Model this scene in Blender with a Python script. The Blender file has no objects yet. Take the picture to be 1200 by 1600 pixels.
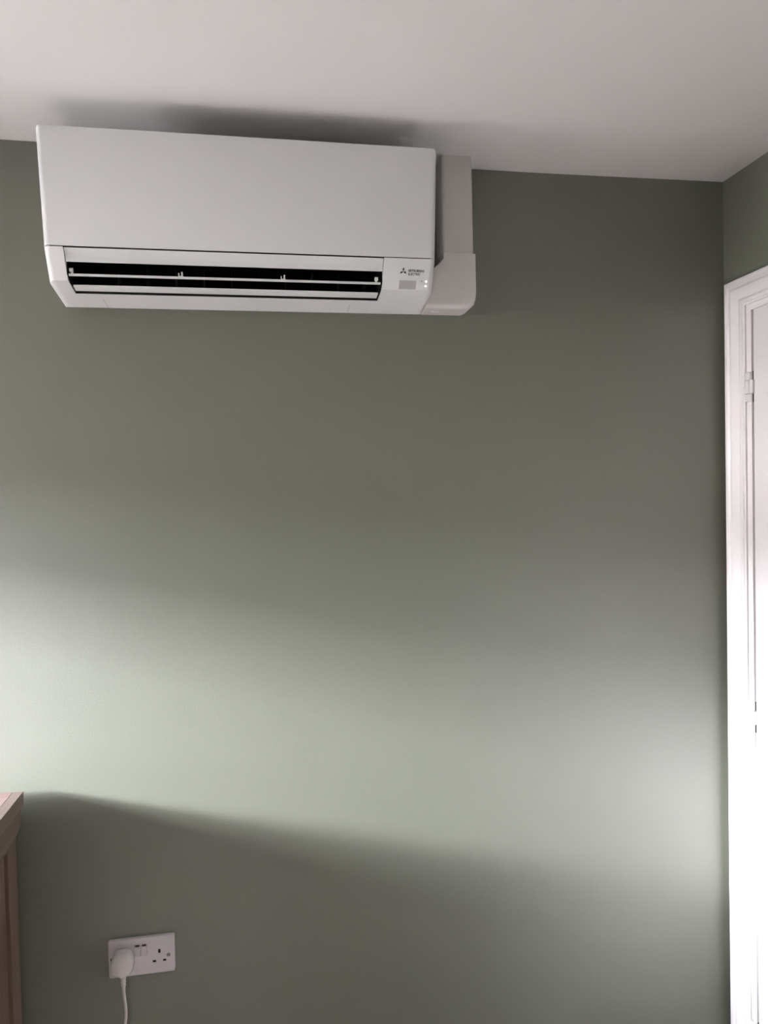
import bpy, bmesh, math, random
from mathutils import Vector, Matrix
random.seed(7)
scn = bpy.context.scene
COL = scn.collection

# ------------------------------------------------------------ camera
H = 1.50                       # eye height
cam_d = bpy.data.cameras.new('camera'); cam = bpy.data.objects.new('camera', cam_d); COL.objects.link(cam)
scn.camera = cam
YAW, PITCH, ROLL, F = 0.1715, -0.0263, -0.0217, 1129.65
cy, sy, cp, sp = math.cos(YAW), math.sin(YAW), math.cos(PITCH), math.sin(PITCH)
fwd = Vector((sy*cp, cy*cp, sp)); r0 = Vector((cy, -sy, 0)); u0 = r0.cross(fwd)
rt = r0*math.cos(ROLL) + u0*math.sin(ROLL); up = -r0*math.sin(ROLL) + u0*math.cos(ROLL)
m3 = Matrix((rt, up, -fwd)).transposed()
cam.matrix_world = Matrix.Translation((0, -1.7169, H)) @ m3.to_4x4()
cam_d.sensor_fit = 'VERTICAL'; cam_d.sensor_height = 32.0; cam_d.lens = F/1600*32.0
cam_d.clip_start = 0.01

# ------------------------------------------------------------ view, world, daylight
scn.view_settings.view_transform = 'Standard'; scn.view_settings.look = 'None'
scn.view_settings.gamma = 1.0; scn.view_settings.use_curve_mapping = False
scn.view_settings.exposure = 0.17
w = bpy.data.worlds.new('overcast_sky'); scn.world = w; w.use_nodes = True
w.node_tree.nodes['Background'].inputs[0].default_value = (0.75, 0.85, 1.0, 1)
w.node_tree.nodes['Background'].inputs[1].default_value = 0.3

def area(name, loc, target, sx, sy_, power, color):
    l = bpy.data.lights.new(name, 'AREA'); l.shape = 'RECTANGLE'; l.size = sx; l.size_y = sy_
    l.energy = power; l.color = color
    o = bpy.data.objects.new(name, l); COL.objects.link(o)
    o.location = loc
    d = (Vector(target) - Vector(loc)).normalized()
    o.rotation_euler = d.to_track_quat('-Z', 'Y').to_euler()
    return o
XL, XR, CZ, YB = -3.0, 1.2088, 2.2884, -3.3     # left wall, right wall, ceiling, rear wall
FZ = -0.15                                       # floor level
WY0, WY1, WZ0, WZ1 = -1.70, -0.12, 1.30, 1.92    # window opening
# daylight outside the window: the sky above the roofs opposite, plus added fill lights
area('sky_light', (-25.0, -7.0, 8.2), (0.0, -7.0, 8.2), 26.0, 7.4, 140000, (0.97, 0.98, 1.08))
area('bright_cloud_light', (-24.9, -7.0, 7.2), (0.0, -7.0, 7.2), 26.0, 1.85, 84000, (0.97, 0.98, 1.08))
area('high_sky_light', (-6.5, -1.3, 5.6), (-3.0, -1.1, 1.65), 4.0, 3.0, 125000, (0.96, 0.98, 1.04))
area('level_fill_light', (-12.0, -3.0, 1.7), (0.0, -3.0, 1.7), 12.0, 1.8, 3800, (1.0, 0.96, 0.97))  # level fill added to brighten the door top and the unit's end
area('low_fill_light', (-12.0, -0.45, -1.5), (0.0, -0.45, -1.5), 1.5, 2.4, 1500, (0.97, 0.98, 1.0))  # narrow low fill added for the unit's left end and nearby ceiling

# ------------------------------------------------------------ materials
def nodes_of(m): return m.node_tree.nodes, m.node_tree.links
def mat(name, col, rough=0.5, spec=0.5, metal=0.0, emit=None, noise=None, bump=None, coat=0.0, sheen=0.0):
    m = bpy.data.materials.new(name); m.use_nodes = True
    N, L = nodes_of(m); b = N['Principled BSDF']
    b.inputs['Base Color'].default_value = (*col, 1); b.inputs['Roughness'].default_value = rough
    b.inputs['Specular IOR Level'].default_value = spec; b.inputs['Metallic'].default_value = metal
    b.inputs['Coat Weight'].default_value = coat
    if emit:
        b.inputs['Emission Color'].default_value = (*emit[0], 1); b.inputs['Emission Strength'].default_value = emit[1]
    tc = N.new('ShaderNodeTexCoord')
    if noise:
        sc, amt = noise
        n = N.new('ShaderNodeTexNoise'); n.inputs['Scale'].default_value = sc; n.inputs['Detail'].default_value = 3
        L.new(tc.outputs['Object'], n.inputs['Vector'])
        r = N.new('ShaderNodeMapRange'); r.inputs[3].default_value = 1-amt; r.inputs[4].default_value = 1+amt
        L.new(n.outputs['Fac'], r.inputs[0])
        mx = N.new('ShaderNodeMix'); mx.data_type = 'RGBA'; mx.blend_type = 'MULTIPLY'; mx.inputs[0].default_value = 1
        mx.inputs[6].default_value = (*col, 1); L.new(r.outputs[0], mx.inputs[7]); L.new(mx.outputs[2], b.inputs['Base Color'])
    prev = None
    for (sc, st, dist, det) in (bump or []):
        n = N.new('ShaderNodeTexNoise'); n.inputs['Scale'].default_value = sc; n.inputs['Detail'].default_value = det
        L.new(tc.outputs['Object'], n.inputs['Vector'])
        bp = N.new('ShaderNodeBump'); bp.inputs['Strength'].default_value = st; bp.inputs['Distance'].default_value = dist
        L.new(n.outputs['Fac'], bp.inputs['Height'])
        if prev: L.new(prev.outputs[0], bp.inputs['Normal'])
        prev = bp
    if prev: L.new(prev.outputs[0], b.inputs['Normal'])
    return m

def wood(name, c1, c2, axis, rough=0.45):
    m = bpy.data.materials.new(name); m.use_nodes = True
    N, L = nodes_of(m); b = N['Principled BSDF']; b.inputs['Roughness'].default_value = rough
    tc = N.new('ShaderNodeTexCoord'); mp = N.new('ShaderNodeMapping')
    s = [38, 38, 38]; s[axis] = 2.2
    mp.inputs['Scale'].default_value = s
    L.new(tc.outputs['Object'], mp.inputs[0])
    n = N.new('ShaderNodeTexNoise'); n.inputs['Scale'].default_value = 1.6; n.inputs['Detail'].default_value = 7
    n.inputs['Distortion'].default_value = 0.7; L.new(mp.outputs[0], n.inputs['Vector'])
    cr = N.new('ShaderNodeValToRGB'); cr.color_ramp.elements[0].position = 0.32; cr.color_ramp.elements[1].position = 0.68
    cr.color_ramp.elements[0].color = (*c1, 1); cr.color_ramp.elements[1].color = (*c2, 1)
    L.new(n.outputs['Fac'], cr.inputs[0]); L.new(cr.outputs[0], b.inputs['Base Color'])
    bp = N.new('ShaderNodeBump'); bp.inputs['Strength'].default_value = 0.25; bp.inputs['Distance'].default_value = 0.0008
    L.new(n.outputs['Fac'], bp.inputs['Height']); L.new(bp.outputs[0], b.inputs['Normal'])
    return m

M_wall = mat('sage_green_paint', (0.104, 0.111, 0.082), 0.56, 1.0, noise=(2.0, 0.02),
             bump=[(260, 0.40, 0.0006, 2), (5.0, 0.18, 0.006, 2)])
M_ceil = mat('ceiling_paint', (0.90, 0.875, 0.87), 0.8, 0.2, bump=[(220, 0.15, 0.0005, 2), (3.0, 0.2, 0.006, 2)])
M_plast = mat('white_plastic', (0.88, 0.885, 0.89), 0.32, 0.4, bump=[(900, 0.05, 0.0002, 1)])
M_plast2 = mat('vane_plastic', (0.85, 0.86, 0.86), 0.4, 0.4)
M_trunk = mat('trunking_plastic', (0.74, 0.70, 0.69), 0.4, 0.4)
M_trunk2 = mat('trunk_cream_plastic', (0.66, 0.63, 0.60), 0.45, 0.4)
M_dark = mat('outlet_shade_black', (0.004, 0.004, 0.004), 0.8, 0.1)  # flat black standing in for the shade deep in the outlet
M_grey = mat('receiver_grey', (0.42, 0.41, 0.41), 0.25, 0.5)
M_print = mat('grey_printing', (0.10, 0.095, 0.10), 0.6, 0.2)
M_led = mat('lit_indicator', (1, 1, 1), 0.3, emit=((1, 1, 1), 2.5))
M_gloss = mat('white_gloss_paint', (0.76, 0.73, 0.73), 0.30, 0.5, bump=[(40, 0.05, 0.001, 2)])
M_hinge = mat('painted_hinge', (0.70, 0.67, 0.67), 0.35, 0.5)
M_sock = mat('socket_white_plastic', (0.50, 0.465, 0.485), 0.3, 0.5)
M_plug = mat('plug_white_rubber', (0.60, 0.565, 0.55), 0.42, 0.4)
M_hole = mat('hole_shade_black', (0.006, 0.005, 0.005), 0.7, 0.2)  # flat black painted for the shade inside holes and gaps
M_red = mat('switch_dark_red', (0.05, 0.01, 0.01), 0.5)
M_screw = mat('screw_metal', (0.30, 0.29, 0.28), 0.35, 0.5, metal=0.9)
M_top = wood('chest_top_wood', (0.12, 0.072, 0.062), (0.205, 0.145, 0.130), 0, 0.35)
M_topb = wood('chest_top_border_wood', (0.085, 0.062, 0.052), (0.135, 0.100, 0.086), 1, 0.30)
M_side = wood('chest_side_wood', (0.082, 0.052, 0.036), (0.13, 0.086, 0.062), 2)
M_mould = wood('chest_moulding_wood', (0.085, 0.064, 0.046), (0.125, 0.094, 0.072), 1)
M_knob = mat('aged_brass', (0.35, 0.24, 0.10), 0.4, 0.5, metal=1.0)
M_reflector = mat('cream_reflector_wool', (0.78, 0.75, 0.74), 0.95, 0.1, noise=(200, 0.12), bump=[(500, 0.6, 0.004, 2)])
M_carpet = mat('brown_grey_carpet', (0.10, 0.085, 0.075), 0.95, 0.1, noise=(300, 0.25), bump=[(600, 0.6, 0.004, 2)])
M_glass = mat('window_frame_upvc', (0.8, 0.8, 0.8), 0.3)

# ------------------------------------------------------------ helpers
WPOS = {}
def tag(o, label=None, cat=None, group=None, kind=None):
    if label: o['label'] = label
    if cat: o['category'] = cat
    if group: o['group'] = group
    if kind: o['kind'] = kind
    return o
def thing(name, label, cat, loc=(0, 0, 0), group=None, kind=None):
    o = bpy.data.objects.new(name, None); o.empty_display_size = 0.05; COL.objects.link(o); o.location = loc
    WPOS[o] = Vector(loc)
    return tag(o, label, cat, group, kind)
def obj(name, bm, m, parent=None, smooth=None, origin=None):
    """bm is in world coordinates; it is linked as ONE mesh object"""
    o0 = WPOS[parent] if parent else Vector((0, 0, 0))
    org = Vector(origin) if origin else o0
    bmesh.ops.translate(bm, verts=bm.verts, vec=-org)
    bmesh.ops.recalc_face_normals(bm, faces=bm.faces)
    me = bpy.data.meshes.new(name); bm.to_mesh(me); bm.free()
    me.materials.append(m)
    if smooth:
        for p in me.polygons: p.use_smooth = True
        me.set_sharp_from_angle(angle=math.radians(smooth))
    o = bpy.data.objects.new(name, me); COL.objects.link(o)
    o.parent = parent; o.location = org - o0; WPOS[o] = org
    return o
def bevel(bm, test, off, seg=3):
    es = [e for e in bm.edges if test(e)]
    if es: bmesh.ops.bevel(bm, geom=es, offset=off, segments=seg, affect='EDGES', profile=0.5, clamp_overlap=True)
def box(bm, x0, x1, y0, y1, z0, z1):
    vs = [bm.verts.new((x, y, z)) for x in (x0, x1) for y in (y0, y1) for z in (z0, z1)]
    for f in ((0, 1, 3, 2), (4, 6, 7, 5), (0, 4, 5, 1), (2, 3, 7, 6), (0, 2, 6, 4), (1, 5, 7, 3)):
        bm.faces.new([vs[i] for i in f])
    return vs
def boxm(x0, x1, y0, y1, z0, z1, bev=0, seg=2):
    bm = bmesh.new(); box(bm, x0, x1, y0, y1, z0, z1)
    if bev: bmesh.ops.recalc_face_normals(bm, faces=bm.faces); bevel(bm, lambda e: True, bev, seg)
    return bm
def prism(bm, pts, axis, a, b):
    """closed polygon pts extruded along axis (0: pts are (y,z); 1: pts are (x,z); 2: (x,y))"""
    def P(p, t):
        return {0: (t, p[0], p[1]), 1: (p[0], t, p[1]), 2: (p[0], p[1], t)}[axis]
    A = [bm.verts.new(P(p, a)) for p in pts]; B = [bm.verts.new(P(p, b)) for p in pts]
    bm.faces.new(A); bm.faces.new(B[::-1]); n = len(pts)
    for i in range(n): bm.faces.new((A[i], B[i], B[(i+1) % n], A[(i+1) % n]))
    bmesh.ops.recalc_face_normals(bm, faces=bm.faces)
    return A, B
def tube(bm, pts, rad, seg=12, cap=True):
    pts = [Vector(p) for p in pts]; rings = []
    rads = rad if isinstance(rad, (list, tuple)) else [rad]*len(pts)
    prev = None
    for i, p in enumerate(pts):
        d = (pts[min(i+1, len(pts)-1)] - pts[max(i-1, 0)]).normalized()
        ref = Vector((1, 0, 0)) if abs(d.x) < 0.9 else Vector((0, 1, 0))
        a = (prev - d*prev.dot(d)).normalized() if prev else (ref - d*ref.dot(d)).normalized()
        prev = a; b = d.cross(a)
        rings.append([bm.verts.new(p + (a*math.cos(t) + b*math.sin(t))*rads[i]) for t in [2*math.pi*k/seg for k in range(seg)]])
    for i in range(len(rings)-1):
        for k in range(seg):
            bm.faces.new((rings[i][k], rings[i][(k+1) % seg], rings[i+1][(k+1) % seg], rings[i+1][k]))
    if cap: bm.faces.new(rings[0][::-1]); bm.faces.new(rings[-1])
def cut(target, cutters):
    """boolean difference, evaluated once and kept as plain mesh"""
    for c in cutters:
        md = target.modifiers.new('cut', 'BOOLEAN'); md.operation = 'DIFFERENCE'; md.solver = 'EXACT'; md.object = c
    dg = bpy.context.evaluated_depsgraph_get(); dg.update()
    me = bpy.data.meshes.new_from_object(target.evaluated_get(dg))
    target.modifiers.clear(); old = target.data; target.data = me; bpy.data.meshes.remove(old)
    for c in cutters: bpy.data.objects.remove(c, do_unlink=True)
def smooth_obj(o, ang=35):
    for p in o.data.polygons: p.use_smooth = True
    o.data.set_sharp_from_angle(angle=math.radians(ang))
def struct(name, bm, m, label, cat, **k):
    o = obj(name, bm, m, **k); return tag(o, label, cat, kind='structure')

# ------------------------------------------------------------ room shell
T = 0.12
struct('floor', boxm(XL-T, XR+T, YB-T, T, FZ-0.1, FZ), M_carpet, 'brown-grey carpeted bedroom floor below the green walls', 'floor')
# ceiling: plasterboard that sags a few millimetres between its fixings
def ceil_z(x, y):
    s = 0.0045*math.exp(-((x-0.65)/0.45)**2) - 0.002*math.exp(-((x+0.7)/0.3)**2)
    return CZ - s
bm = bmesh.new(); nx, ny = 40, 12; g = []
for i in range(nx+1):
    x = XL-T + (XR-XL+2*T)*i/nx
    g.append([bm.verts.new((x, YB-T + (T+T-YB)*j/ny, ceil_z(x, 0))) for j in range(ny+1)])
for i in range(nx):
    for j in range(ny): bm.faces.new((g[i][j], g[i+1][j], g[i+1][j+1], g[i][j+1]))
ext = bmesh.ops.extrude_face_region(bm, geom=bm.faces[:])
bmesh.ops.translate(bm, verts=[v for v in ext['geom'] if isinstance(v, bmesh.types.BMVert)], vec=(0, 0, 0.1))
struct('ceiling', bm, M_ceil, 'smooth off-white painted ceiling above the air conditioner', 'ceiling', smooth=40)
WT = CZ + 0.05
struct('wall_back', boxm(XL-T, XR+T, 0, T, FZ, WT), M_wall, 'sage green painted wall carrying the air conditioner and socket', 'wall')
bm = bmesh.new()
DY0, DY1, DZ = -0.0915, -0.915, 1.946            # opening for the door frame
box(bm, XR, XR+T, DY0, 0.0, FZ, WT); box(bm, XR, XR+T, YB-T, DY1, FZ, WT); box(bm, XR, XR+T, DY1, DY0, DZ, WT)
struct('wall_right', bm, M_wall, 'sage green wall on the right around the white door', 'wall')
bm = bmesh.new()
box(bm, XL-T, XL, WY1, 0, FZ, WT); box(bm, XL-T, XL, YB-T, WY0, FZ, WT); box(bm, XL-T, XL, WY0, WY1, FZ, WZ0); box(bm, XL-T, XL, WY0, WY1, WZ1, WT)
struct('wall_left', bm, M_wall, 'sage green wall on the left with the window opening', 'wall')
struct('wall_rear', boxm(XL-T, XR+T, YB-T, YB, FZ, WT), M_wall, 'sage green wall behind the viewer', 'wall')
# skirting boards
sk = [(0, 0), (-0.018, 0), (-0.018, 0.085), (-0.012, 0.10), (-0.006, 0.112), (0, 0.115)]
bm = bmesh.new(); prism(bm, [(y, z+FZ) for y, z in sk], 0, XL, XR)
struct('baseboard_back', bm, M_gloss, 'white skirting board along the green wall under the socket', 'baseboard')
bm = bmesh.new(); prism(bm, [(XL-y, z+FZ) for y, z in sk], 1, YB, -0.02)
struct('baseboard_left', bm, M_gloss, 'white skirting board along the left window wall', 'baseboard')
# window frames (outside the photograph's frame, they let the daylight in)
def window(name, label, ax, fixed, a0, a1, z0, z1):
    root = thing(name, label, 'window', (fixed if ax else (a0+a1)/2, (a0+a1)/2 if ax else fixed, z0), kind='structure')
    d0, d1 = fixed-0.09, fixed-0.04
    def b(p0, p1, q0, q1, nm):
        bm = boxm(d0, d1, p0, p1, q0, q1, 0.004) if ax else boxm(p0, p1, d0, d1, q0, q1, 0.004)
        obj(nm, bm, M_glass, root)
    b(a0, a0+0.04, z0, z1, 'window_jamb'); b(a1-0.04, a1, z0, z1, 'window_jamb')
    b(a0+0.04, a1-0.04, z0, z0+0.04, 'window_rail'); b(a0+0.04, a1-0.04, z1-0.04, z1, 'window_rail')
    return root
wn = window('window_1', 'white framed window in the left wall', 1, XL, WY0, WY1, WZ0, WZ1)
obj('window_sill', boxm(XL-0.04, XL+0.03, WY0-0.03, WY1+0.03, WZ0-0.025, WZ0, 0.005), M_gloss, wn)

# ------------------------------------------------------------ door in the right wall
# architrave: moulded profile swept round the opening with mitred corners
prof = [(0, 0), (0, .012), (.002, .0155), (.005, .017), (.0135, .017), (.0165, .0150), (.0185, .0125), (.0215, .0125), (.0235, .0150),
        (.0275, .0165), (.033, .0160), (.040, .0140), (.047, .0115), (.052, .0105), (.055, .0125), (.0595, .0135), (.064, .0125), (.0665, .009), (.0705, .008), (.0705, 0)]
AY0, AY1, AZ = -0.0205, -0.986, 2.0169
bm = bmesh.new(); rows = []
for u, h in prof:
    rows.append([bm.verts.new(p) for p in ((XR-h, AY0-u, FZ), (XR-h, AY0-u, AZ-u), (XR-h, AY1+u, AZ-u), (XR-h, AY1+u, FZ))])
for i in range(len(rows)):
    a, b = rows[i], rows[(i+1) % len(rows)]
    for k in range(3): bm.faces.new((a[k], a[k+1], b[k+1], b[k]))
bm.faces.new([r[0] for r in rows]); bm.faces.new([r[3] for r in rows][::-1])
struct('trim_1', bm, M_gloss, 'moulded white architrave framing the door on the right wall', 'trim', smooth=22)
door = thing('door_1', 'white painted flush door hung on white hinges in the right wall', 'door', (XR, -0.5, FZ), kind='structure')
# lining (jamb) with rebate, leaf, hinges
bm = bmesh.new(); JY, JZ = -0.1095, 1.9415
jp = [(0.0705+0.0005, 0.004), (JY*-1-0.0205, 0.004), (JY*-1-0.0205, -0.042), (0.1145, -0.042), (0.1145, -0.115), (0.071, -0.115)]
rows = []
for u, h in jp:
    rows.append([bm.verts.new(p) for p in ((XR-h, AY0-u, FZ), (XR-h, AY0-u, AZ-u+0.002), (XR-h, AY1+u, AZ-u+0.002), (XR-h, AY1+u, FZ))])
for i in range(len(rows)):
    a, b = rows[i], rows[(i+1) % len(rows)]
    for k in range(3): bm.faces.new((a[k], a[k+1], b[k+1], b[k]))
bm.faces.new([r[0] for r in rows]); bm.faces.new([r[3] for r in rows][::-1])
obj('door_lining', bm, M_gloss, door)
LY0, LZ = -0.1135, 1.9355
obj('door_leaf', boxm(XR-0.002, XR+0.036, -0.8935, LY0, FZ+0.008, LZ, 0.0018), M_gloss, door, smooth=40)
for zt in (1.7790, 0.9570, 0.1420):
    h0 = zt-0.073
    hg = thing('hinge', None, None, (XR, -0.1, h0)); hg.parent = door; hg.location = Vector((XR, -0.1, h0)) - WPOS[door]
    cx, cyy, rr = XR-0.0035, -0.0988, 0.0094
    def kn(a, b_, r_, dy=0.0):
        bm = bmesh.new(); tube(bm, [(cx, cyy+dy, a), (cx, cyy+dy, a+.0012), (cx, cyy+dy, b_-.0012), (cx, cyy+dy, b_)], [r_-.001, r_, r_, r_-.001], 20); return bm
    obj('knuckle', kn(h0, h0+0.0195, rr), M_hinge, hg, smooth=40)
    obj('hinge_gap_shade', boxm(XR-0.0012, XR+0.02, -0.1132, -0.1085, h0-0.002, h0+0.0195), M_hole, hg)  # black block set in the door gap to stand for its shade
    obj('hinge_gap_shade', boxm(XR-0.0012, XR+0.02, -0.1132, -0.1085, h0+0.0535, h0+0.075), M_hole, hg)  # same painted shade beside the upper knuckle
    bm = kn(h0+0.0205, h0+0.0525, rr+0.0003)
    box(bm, cx-0.004, cx+0.006, -0.1180, cyy, h0+0.0205, h0+0.0525)
    obj('knuckle', bm, M_hinge, hg, smooth=40)
    obj('knuckle', kn(h0+0.0535, h0+0.073, rr), M_hinge, hg, smooth=40)
hd = bmesh.new(); tube(hd, [(XR-0.002, -0.835, 1.0), (XR-0.045, -0.835, 1.0), (XR-0.05, -0.82, 1.0), (XR-0.05, -0.73, 1.0)], 0.009, 12)
tube(hd, [(XR-0.001, -0.835, 1.0), (XR-0.010, -0.835, 1.0)], 0.025, 24)
obj('door_handle', hd, M_screw, door, smooth=40)

# ------------------------------------------------------------ air conditioner
AX0, AX1 = -0.4069, 0.3911
ac = thing('air_conditioner', 'white wall-mounted split air conditioner with open air vanes, high under the ceiling', 'air conditioner', (-0.008, 0, 1.92))
Tp, Mp, Kp, Bp = (-.2197, 2.2227), (-.1834, 2.0028), (-.1464, 1.9456), (-.0177, 1.9246)
def lerp(a, b, t): return (a[0]+(b[0]-a[0])*t, a[1]+(b[1]-a[1])*t)
# front panel: its ends sweep back in a soft curve
SWEEP = [(0, .030), (.0028, .0185), (.0056, .0095), (.0084, .0038), (.0115, .0009), (.016, 0)]
def loft_x(bm, pts, x0, x1, front, drop=None):
    """polygon pts (y,z) carried from x0 to x1; points listed in front are set back (and the first dropped) near both ends"""
    st = [(x0+d, k, 0) for k, d in ((k, d) for k, (d, _) in enumerate(SWEEP))] + [(x1-d, k, 1) for k, d in reversed([(k, d) for k, (d, _) in enumerate(SWEEP)])]
    rings = []
    for x, k, side in st:
        sb = SWEEP[k][1]; ring = []
        for i, (y, z) in enumerate(pts):
            yy = y + (sb*front[i] if i in front else 0)
            zz = z - (drop[side][k] if drop and i == 0 else 0)
            ring.append(bm.verts.new((x, yy, zz)))
        rings.append(ring)
    n = len(pts)
    for a_, b_ in zip(rings, rings[1:]):
        for i in range(n): bm.faces.new((a_[i], a_[(i+1) % n], b_[(i+1) % n], b_[i]))
    bm.faces.new(rings[0][::-1]); bm.faces.new(rings[-1])
    bmesh.ops.recalc_face_normals(bm, faces=bm.faces)
bm = bmesh.new(); m0 = lerp(Mp, Tp, 0.0095)
loft_x(bm, [Tp, m0, (-.140, m0[1]-.001), (-.140, 2.2227)], AX0-.0035, AX1+.0035, {0: 1, 1: .85},
       ([.0035, .0018, .0007, .0002, 0, 0], [.0085, .0045, .0020, .0008, .0002, 0]))
bevel(bm, lambda e: all(v.co.z > 2.21 and v.co.y < -.185 for v in e.verts) and abs(e.verts[0].co.x-e.verts[1].co.x) > .0001, 0.0022, 3)
obj('front_panel', bm, M_plast, ac, smooth=35)
bm = bmesh.new()
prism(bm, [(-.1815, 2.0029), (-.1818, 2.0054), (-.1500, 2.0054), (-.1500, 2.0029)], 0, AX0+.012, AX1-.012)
obj('panel_gap_shade', bm, M_dark, ac)  # black strip painting the shade in the gap below the panel
# casing behind and below the panel
bm = bmesh.new()
loft_x(bm, [(-.1395, 2.216), (-.1395, 2.0028), Mp, Kp, Bp, (-.004, 1.930), (-.004, 2.216)], AX0-.0033, AX1+.0033, {2: .85, 3: .7})
for v in bm.verts:                       # the body narrows slightly towards the wall
    if v.co.y > -.03: v.co.x = -.0079 + (v.co.x+.0079)*.9915
bevel(bm, lambda e: all(abs(v.co.z-Kp[1]) < .0004 for v in e.verts), 0.0020, 2)
casing = obj('casing', bm, M_plast, ac)
OX0, OX1 = -0.370, 0.278
bm = bmesh.new()
prism(bm, [(-.30, 2.0100), (-.1500, 2.0100), (-.1500, 2.0005), (-.055, 1.995), (-.055, 1.950), (-.0875, 1.9361), (-.0870, 1.90), (-.30, 1.90)], 0, OX0, OX1)
c1 = obj('cutter', bm, M_plast, ac)
dpt = Vector((0, 0, 0))
c1.parent = None; c1.location = WPOS[ac]
# the receiver window and its shallow panel sit on the lower right of the casing
cut(casing, [c1]); smooth_obj(casing, 30)
# outlet interior, its deep shade painted as flat black
bm = bmesh.new()
e_ = 0.0006
poly = [(-.1600, 2.0004), (-.1600, 1.9985), (-.058, 1.9925), (-.058, 1.953), (-.0835, 1.938), (-.092, 1.9385), (-.0840, 1.9365)]
poly = [(-.158, 2.0002), (-.0565, 1.9940), (-.0565, 1.9512), (-.0820, 1.9372), (-.094, 1.9400), (-.095, 1.9420), (-.083, 1.9395), (-.0590, 1.9530), (-.0590, 1.9915), (-.158, 1.9975)]
prism(bm, poly, 0, OX0+e_, OX1-e_)
for xa, xb in ((OX0+e_, OX0+e_+.0015), (OX1-e_-.0015, OX1-e_)):
    prism(bm, [(-.157, 1.9975), (-.157, 1.957), (-.135, 1.944), (-.094, 1.9405), (-.083, 1.9395), (-.0590, 1.9530), (-.0590, 1.9915)], 0, xa, xb)
outlet = obj('air_outlet', bm, M_dark, ac)
for k in range(11):
    x = OX0 + .03 + (OX1-OX0-.06)*k/10
    obj('fin', boxm(x-.0008, x+.0008, -.105, -.062, 1.952, 1.990), M_dark, outlet)
# curved upper flap
bm = bmesh.new()
outer = [(-.1805, 2.0022), (-.1760, 1.9965), (-.1700, 1.9895), (-.1685, 1.9845), (-.1680, 1.9800), (-.1665, 1.9785)]
inner = [(-.1600, 1.9800), (-.1515, 2.0022)]
prism(bm, outer+inner, 0, OX0+.0015, OX1-.0012)
obj('upper_flap', bm, M_plast2, ac, smooth=40)
# upper vane: a thin blade seen edge-on, with clips and end pivots
v1 = obj('air_vane', (lambda b: (prism(b, [(-.1545, 1.9582), (-.1525, 1.9590), (-.1000, 1.9740), (-.0990, 1.9725), (-.1490, 1.9560), (-.1515, 1.9540), (-.1540, 1.9543)], 0, OX0+.003, OX1-.004), b)[1])(bmesh.new()), M_plast2, ac, smooth=30)
def hook(x):
    bm = bmesh.new()
    box(bm, x-.0048, x-.0030, -.1520, -.1470, 1.9575, 1.9665)
    box(bm, x+.0012, x+.0042, -.1520, -.1440, 1.9575, 1.9690)
    box(bm, x-.0048, x+.0052, -.1510, -.1440, 1.9575, 1.9610)
    obj('vane_clip', bm, M_plast2, v1)
hook(-0.1475); hook(0.0640)
for x, s in ((-0.3625, 1), (0.2655, -1)):
    bm = bmesh.new(); tube(bm, [(x-.0035, -.150, 1.9665), (x+.0035, -.150, 1.9665)], .0042, 14)
    box(bm, x-.0012+s*.001, x+.0022+s*.001, -.1525, -.146, 1.9570, 1.9665)
    obj('pivot', bm, M_plast2, v1, smooth=40)
# lower vane
obj('air_vane', (lambda b: (prism(b, [(-.1238, 1.9432), (-.1222, 1.9412), (-.1010, 1.9380), (-.0992, 1.9390), (-.1015, 1.9425), (-.1190, 1.9462), (-.1230, 1.9450)], 0, OX0+.004, OX1-.005), b)[1])(bmesh.new()), M_plast2, ac, smooth=30)
# receiver window, lights, print on the lower right of the casing (plane M-K)
ez = Vector((0, Mp[0]-Kp[0], Mp[1]-Kp[1])).normalized(); ex = Vector((1, 0, 0)); en = ex.cross(ez)   # faces the room
if en.y > 0: en = -en
Korg = Vector((0, Kp[0], Kp[1]))
def on_face(x, z, off=0.0):
    t = (z-Kp[1])/(Mp[1]-Kp[1]); q = lerp(Kp, Mp, t); return Vector((x, q[0], q[1])) + en*off
def plate(bm, x0, x1, z0, z1, th):
    vs = [on_face(x, z, o) for o in (-.0005, th) for x, z in ((x0, z0), (x1, z0), (x1, z1), (x0, z1))]
    v = [bm.verts.new(p) for p in vs]
    for f in ((3, 2, 1, 0), (4, 5, 6, 7), (0, 1, 5, 4), (1, 2, 6, 5), (2, 3, 7, 6), (3, 0, 4, 7)): bm.faces.new([v[i] for i in f])
bm = bmesh.new(); plate(bm, .3155, .3530, 1.9472, 1.9630, .0004)
obj('signal_receiver', bm, M_grey, ac)
def disc(p, r, th=.0004, n=14):
    bm = bmesh.new()
    a = [bm.verts.new(p + ex*math.cos(t)*r + ez*math.sin(t)*r) for t in [2*math.pi*k/n for k in range(n)]]
    b = [bm.verts.new(v.co + en*th) for v in a]
    bm.faces.new(a); bm.faces.new(b[::-1])
    for k in range(n): bm.faces.new((a[k], a[(k+1) % n], b[(k+1) % n], b[k]))
    return bm
for x, z in ((.3751, 1.9620), (.3750, 1.9538)):
    tag(obj('indicator_light', disc(on_face(x, z), .0018), M_led, ac))
obj('sensor_dot', disc(on_face(.3652, 1.9625), .0019), M_grey, ac)
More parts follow.
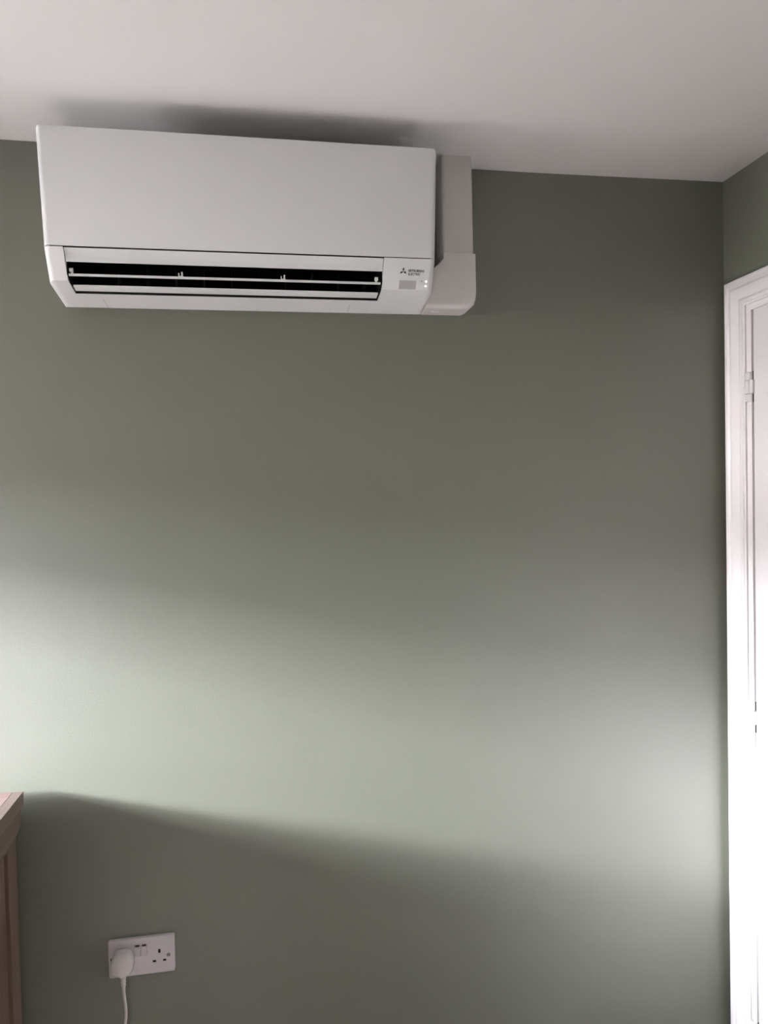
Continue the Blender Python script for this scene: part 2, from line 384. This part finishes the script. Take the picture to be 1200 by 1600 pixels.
# three-diamond emblem
bm = bmesh.new(); c = on_face(.3222, 1.9795, .0002)
Ld = .0086
for a in (90, 210, 330):
    d = Vector((math.cos(math.radians(a)), math.sin(math.radians(a)))); n = Vector((-d.y, d.x))
    P = [Vector((0, 0)), d*Ld*.5 + n*Ld*.289, d*Ld, d*Ld*.5 - n*Ld*.289]
    vs = [bm.verts.new(c + ex*p.x + ez*p.y + en*.0002) for p in P]; bm.faces.new(vs)
bmesh.ops.solidify(bm, geom=bm.faces[:], thickness=.0002)
obj('emblem', bm, M_print, ac)
def lettering(body, x0, z0, height, width, parent, nm='lettering'):
    cu = bpy.data.curves.new('text', 'FONT'); cu.body = body; cu.size = 1; cu.offset = 0.032; cu.extrude = 0.02
    t = bpy.data.objects.new('text', cu); COL.objects.link(t)
    dg = bpy.context.evaluated_depsgraph_get(); dg.update()
    me = bpy.data.meshes.new_from_object(t.evaluated_get(dg)); bpy.data.objects.remove(t, do_unlink=True)
    bm = bmesh.new(); bm.from_mesh(me); bpy.data.meshes.remove(me)
    xs = [v.co.x for v in bm.verts]; ys = [v.co.y for v in bm.verts]
    sx = width/(max(xs)-min(xs)); sz = height/(max(ys)-min(ys)); mx, my = min(xs), min(ys)
    base = on_face(x0, z0, .0003)
    for v in bm.verts: v.co = base + ex*(v.co.x-mx)*sx + ez*(v.co.y-my)*sz + en*v.co.z*.008
    return obj(nm, bm, M_print, parent)
lettering('MITSUBISHI', .3335, 1.9787, .0053, .0345, ac)
lettering('ELECTRIC', .3335, 1.9727, .0053, .0270, ac)
# seams of the lower cover
def bot(x, t, off=0):  # point on the bottom plane K-B
    q = lerp(Kp, Bp, t); n = Vector((0, -(Bp[1]-Kp[1]), Bp[0]-Kp[0])).normalized(); n = -n if n.z > 0 else n
    return Vector((x, q[0], q[1])) + n*off
for xa, xb in ((-.3195, -.3172), (.2178, .2166)):
    bm = bmesh.new(); p, q = bot(xa, .62, .00015), bot(xb, .985, .00015)
    vs = [bm.verts.new(v) for v in (p-ex*.0003, p+ex*.0003, q+ex*.0003, q-ex*.0003)]; bm.faces.new(vs)
    bmesh.ops.solidify(bm, geom=bm.faces[:], thickness=.0003)
    obj('cover_seam', bm, M_grey, ac)

# ------------------------------------------------------------ pipe trunking
tr = thing('pipe_trunking', 'white plastic pipe trunking rising to the ceiling beside the air conditioner', 'trunking', (0.48, 0, 1.93))
bm = bmesh.new(); box(bm, .4405, .5145, -.063, 0.0, 2.05, CZ-.0005)
bmesh.ops.recalc_face_normals(bm, faces=bm.faces)
bevel(bm, lambda e: all(v.co.y < -.06 for v in e.verts) and abs(e.verts[0].co.z-e.verts[1].co.z) > .1, 0.007, 5)
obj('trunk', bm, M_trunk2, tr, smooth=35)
bm = bmesh.new()
prism(bm, [(.4405, 2.0570), (.4405, 2.0440), (.4330, 2.0350), (.4080, 2.0130), (.3960, 2.006), (.3960, 1.9285), (.4960, 1.9285), (.5060, 1.9325), (.5140, 1.9405), (.5172, 1.9500), (.5172, 2.0570)], 1, 0, -.0665)
bevel(bm, lambda e: all(v.co.y < -.06 and v.co.z < 1.951 for v in e.verts), 0.010, 5)
bevel(bm, lambda e: all(v.co.y < -.0664 for v in e.verts), 0.0025, 3)
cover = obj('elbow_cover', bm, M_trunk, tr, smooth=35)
obj('cover_clip', boxm(.414, .436, -.040, -.030, 1.9265, 1.929, .0006), M_plast, cover)

# ------------------------------------------------------------ double socket
sk_ = thing('double_socket', 'white double wall socket with two small switches, low on the green wall', 'socket', (-.29, 0, .448))
bm = boxm(-.3640, -.2180, -.0090, 0.0, .4050, .4910)
bevel(bm, lambda e: abs(e.verts[0].co.y-e.verts[1].co.y) > .005, 0.004, 4)
bevel(bm, lambda e: all(v.co.y < -.0089 for v in e.verts), 0.002, 3)
face = obj('faceplate', bm, M_sock, sk_)
holes = [(-.2521, .4560, .0028, .0047), (-.2635, .4335, .0038, .0027), (-.2410, .4338, .0036, .0026)]
cuts = []
for x, z, a, b_ in holes:
    c = obj('cutter', boxm(x-a, x+a, -.02, -.0015, z-b_, z+b_), M_hole, sk_); c.parent = None; c.location = WPOS[sk_]; cuts.append(c)
for x0 in (-.3078, -.2928):
    c = obj('cutter', boxm(x0, x0+.0142, -.02, -.0055, .4495, .4760), M_hole, sk_); c.parent = None; c.location = WPOS[sk_]; cuts.append(c)
cut(face, cuts); smooth_obj(face, 30)
for x, z, a, b_ in holes:
    bm = bmesh.new(); box(bm, x-a+.0001, x+a-.0001, -.0085, -.0017, z-b_+.0001, z+b_-.0001)
    obj('pin_hole_shade', bm, M_hole, face)  # dark block fills the hole in place of its shade
for x0 in (-.3078, -.2928):
    bm = bmesh.new()
    prism(bm, [(-.0050, .4498), (-.0100, .4500), (-.0092, .4610), (-.0086, .4712), (-.0050, .4712)], 0, x0+.0004, x0+.0138)
    bevel(bm, lambda e: True, .0004, 2)
    sw = obj('switch', bm, M_sock, sk_, smooth=30)
    obj('switch_top', boxm(x0+.003, x0+.0112, -.0094, -.0056, .4714, .4742), M_red, sw)
for x, z in ((-.2318, .4449), (-.3560, .4486)):
    bm = bmesh.new(); tube(bm, [(x, -.0060, z), (x, -.0094, z), (x, -.0098, z)], [.0033, .0033, .0026], 20)
    rb = bmesh.new(); tube(rb, [(x, -.0060, z), (x, -.0092, z)], .0041, 20); obj('screw_well', rb, M_hole, face)
    s_ = obj('screw', bm, M_screw, face, smooth=40)
    obj('screw_slot', boxm(x-.0026, x+.0026, -.0100, -.0096, z-.0004, z+.0004), M_hole, face)

# ------------------------------------------------------------ plug with its cable, in the left hand socket
pg = thing('power_plug', 'chunky white three-pin plug with a white cable, pushed into the left of the double socket', 'plug', (-.331, -.009, .45))
def outline(cx, cz, sx, sz):
    R_ = [(.13, .50), (.25, .485), (.36, .41), (.44, .28), (.49, .10), (.50, -.08), (.487, -.25), (.44, -.38), (.36, -.46), (.24, -.49), (.13, -.53), (.075, -.60)]
    P = [(-x, z) for x, z in R_] + R_[::-1]
    return [(cx + p[0]*sx, cz + p[1]*sz) for p in P]
layers = [(-.0090, .0420, .0440), (-.0140, .0420, .0440), (-.0142, .0475, .0500), (-.0290, .0475, .0500), (-.0340, .0465, .0490), (-.0375, .0435, .0455), (-.0388, .0395, .0415)]
bm = bmesh.new(); rows = []
for y, sx, sz in layers: rows.append([bm.verts.new((x, y, z)) for x, z in outline(-.3310, .4490, sx, sz)])
for a, b in zip(rows, rows[1:]):
    n = len(a)
    for k in range(n): bm.faces.new((a[k], a[(k+1) % n], b[(k+1) % n], b[k]))
bm.faces.new(rows[0][::-1]); bm.faces.new(rows[-1])
obj('plug_body', bm, M_plug, pg, smooth=40)
bm = bmesh.new()
zs = [.4270, .4200, .4120, .4118, .4075, .4073, .4045, .4043, .4000, .3998, .3970, .3968, .3920]
rs = [.0085, .0075, .0060, .0048, .0048, .0056, .0056, .0044, .0044, .0051, .0051, .0042, .0040]
tube(bm, [(-.3295, -.026, z) for z in zs], rs, 16)
relief = obj('cable_grip', bm, M_plug, pg, smooth=40)
bm = bmesh.new()
cp_ = [(-.3295, -.026, .398), (-.3296, -.025, .38), (-.3285, -.023, .360), (-.3272, -.022, .340), (-.3276, -.021, .322), (-.3300, -.021, .300), (-.3325, -.022, .26), (-.330, -.025, .18), (-.322, -.035, .0), (-.315, -.06, -.12), (-.30, -.12, -.146), (-.25, -.25, -.146)]
fine = []
for i in range(len(cp_)-1):
    p0, p1, p2, p3 = [Vector(cp_[max(0, min(len(cp_)-1, j))]) for j in (i-1, i, i+1, i+2)]
    for s in range(6):
        t = s/6
        fine.append(0.5*((2*p1) + (p2-p0)*t + (2*p0-5*p1+4*p2-p3)*t*t + (3*p1-p0-3*p2+p3)*t**3))
tube(bm, fine, .0035, 12)
obj('cable', bm, M_plug, pg, smooth=60)

# pale rug added on the floor to bounce window light onto the ceiling (outside the photograph's frame)
tag(obj('reflector', boxm(-2.95, -1.30, -2.9, -0.62, FZ, FZ+.018, .006), M_reflector, origin=(-2.1, -1.75, FZ)),
    'large cream wool rug added unseen under the window to bounce light upward', 'reflector')

# ------------------------------------------------------------ chest of drawers (lower left)
ch = thing('chest_of_drawers', 'dark wooden chest of drawers with moulded top, at the bottom left by the green wall', 'chest of drawers', (-1.13, -.25, FZ))
CX0, CX1, CY0, CY1 = -1.725, -.5262, -.500, -.0262
bm = boxm(CX0+.022, CX1-.022, CY0, CY1, .8306, .8606, .0008, 1)
obj('top_board', bm, M_top, ch)
for xa, xb in ((CX1-.0217, CX1), (CX0, CX0+.0217)):
    obj('end_strip', boxm(xa, xb, CY0, CY1, .8306, .8606, .0010, 2), M_topb, ch)
pm = [(0, .8306), (.0065, .8306), (.0065, .8250), (.0075, .8240), (.0080, .7960), (.0090, .7860), (.0120, .7760), (.0160, .7680), (.0185, .7600), (.0185, .7540), (.0400, .7540), (.0400, .8306)]
bm = bmesh.new(); loops = []
for u, z in pm[1:]:
    loops.append([bm.verts.new(p) for p in ((CX1-u, CY1, z), (CX1-u, CY0+u, z), (CX0+u, CY0+u, z), (CX0+u, CY1, z))])
for i in range(len(loops)):
    a, b = loops[i], loops[(i+1) % len(loops)]
    for k in range(3): bm.faces.new((a[k], a[k+1], b[k+1], b[k]))
bm.faces.new([l[0] for l in loops]); bm.faces.new([l[3] for l in loops][::-1])
obj('moulding', bm, M_mould, ch, smooth=30)
SX1, SX0 = CX1-.0188, CX0+.0188
for xs, sgn in ((SX1, -1), (SX0, 1)):
    xa, xb = sorted((xs, xs+sgn*.022))
    for ya, yb in ((CY1-.055, CY1), (CY0+.02, CY0+.075)):
        obj('post', boxm(xa, xb, ya, yb, FZ, .756, .0015), M_side, ch)
    xp = sorted((xs+sgn*.008, xs+sgn*.018))
    obj('side_panel', boxm(xp[0], xp[1], CY0+.075, CY1-.055, FZ+.08, .756), M_side, ch)
obj('back_panel', boxm(SX0+.02, SX1-.02, CY1-.01, CY1-.004, FZ+.08, .756), M_side, ch)
obj('front_rail', boxm(SX0+.022, SX1-.022, CY0+.022, CY0+.04, FZ+.06, FZ+.10), M_side, ch)
obj('front_rail', boxm(SX0+.022, SX1-.022, CY0+.022, CY0+.04, .735, .756), M_side, ch)
for k in range(3):
    z0 = -.046 + k*.261
    dr = obj('drawer', boxm(SX0+.025, SX1-.025, CY0+.012, CY0+.4, z0, z0+.255, .003), M_side, ch)
    for x in (-1.45, -.80):
        bm = bmesh.new(); tube(bm, [(x, CY0+.013, z0+.125), (x, CY0-.004, z0+.125), (x, CY0-.010, z0+.125), (x, CY0-.018, z0+.125)], [.006, .006, .015, .010], 16)
        obj('knob', bm, M_knob, dr, smooth=50)
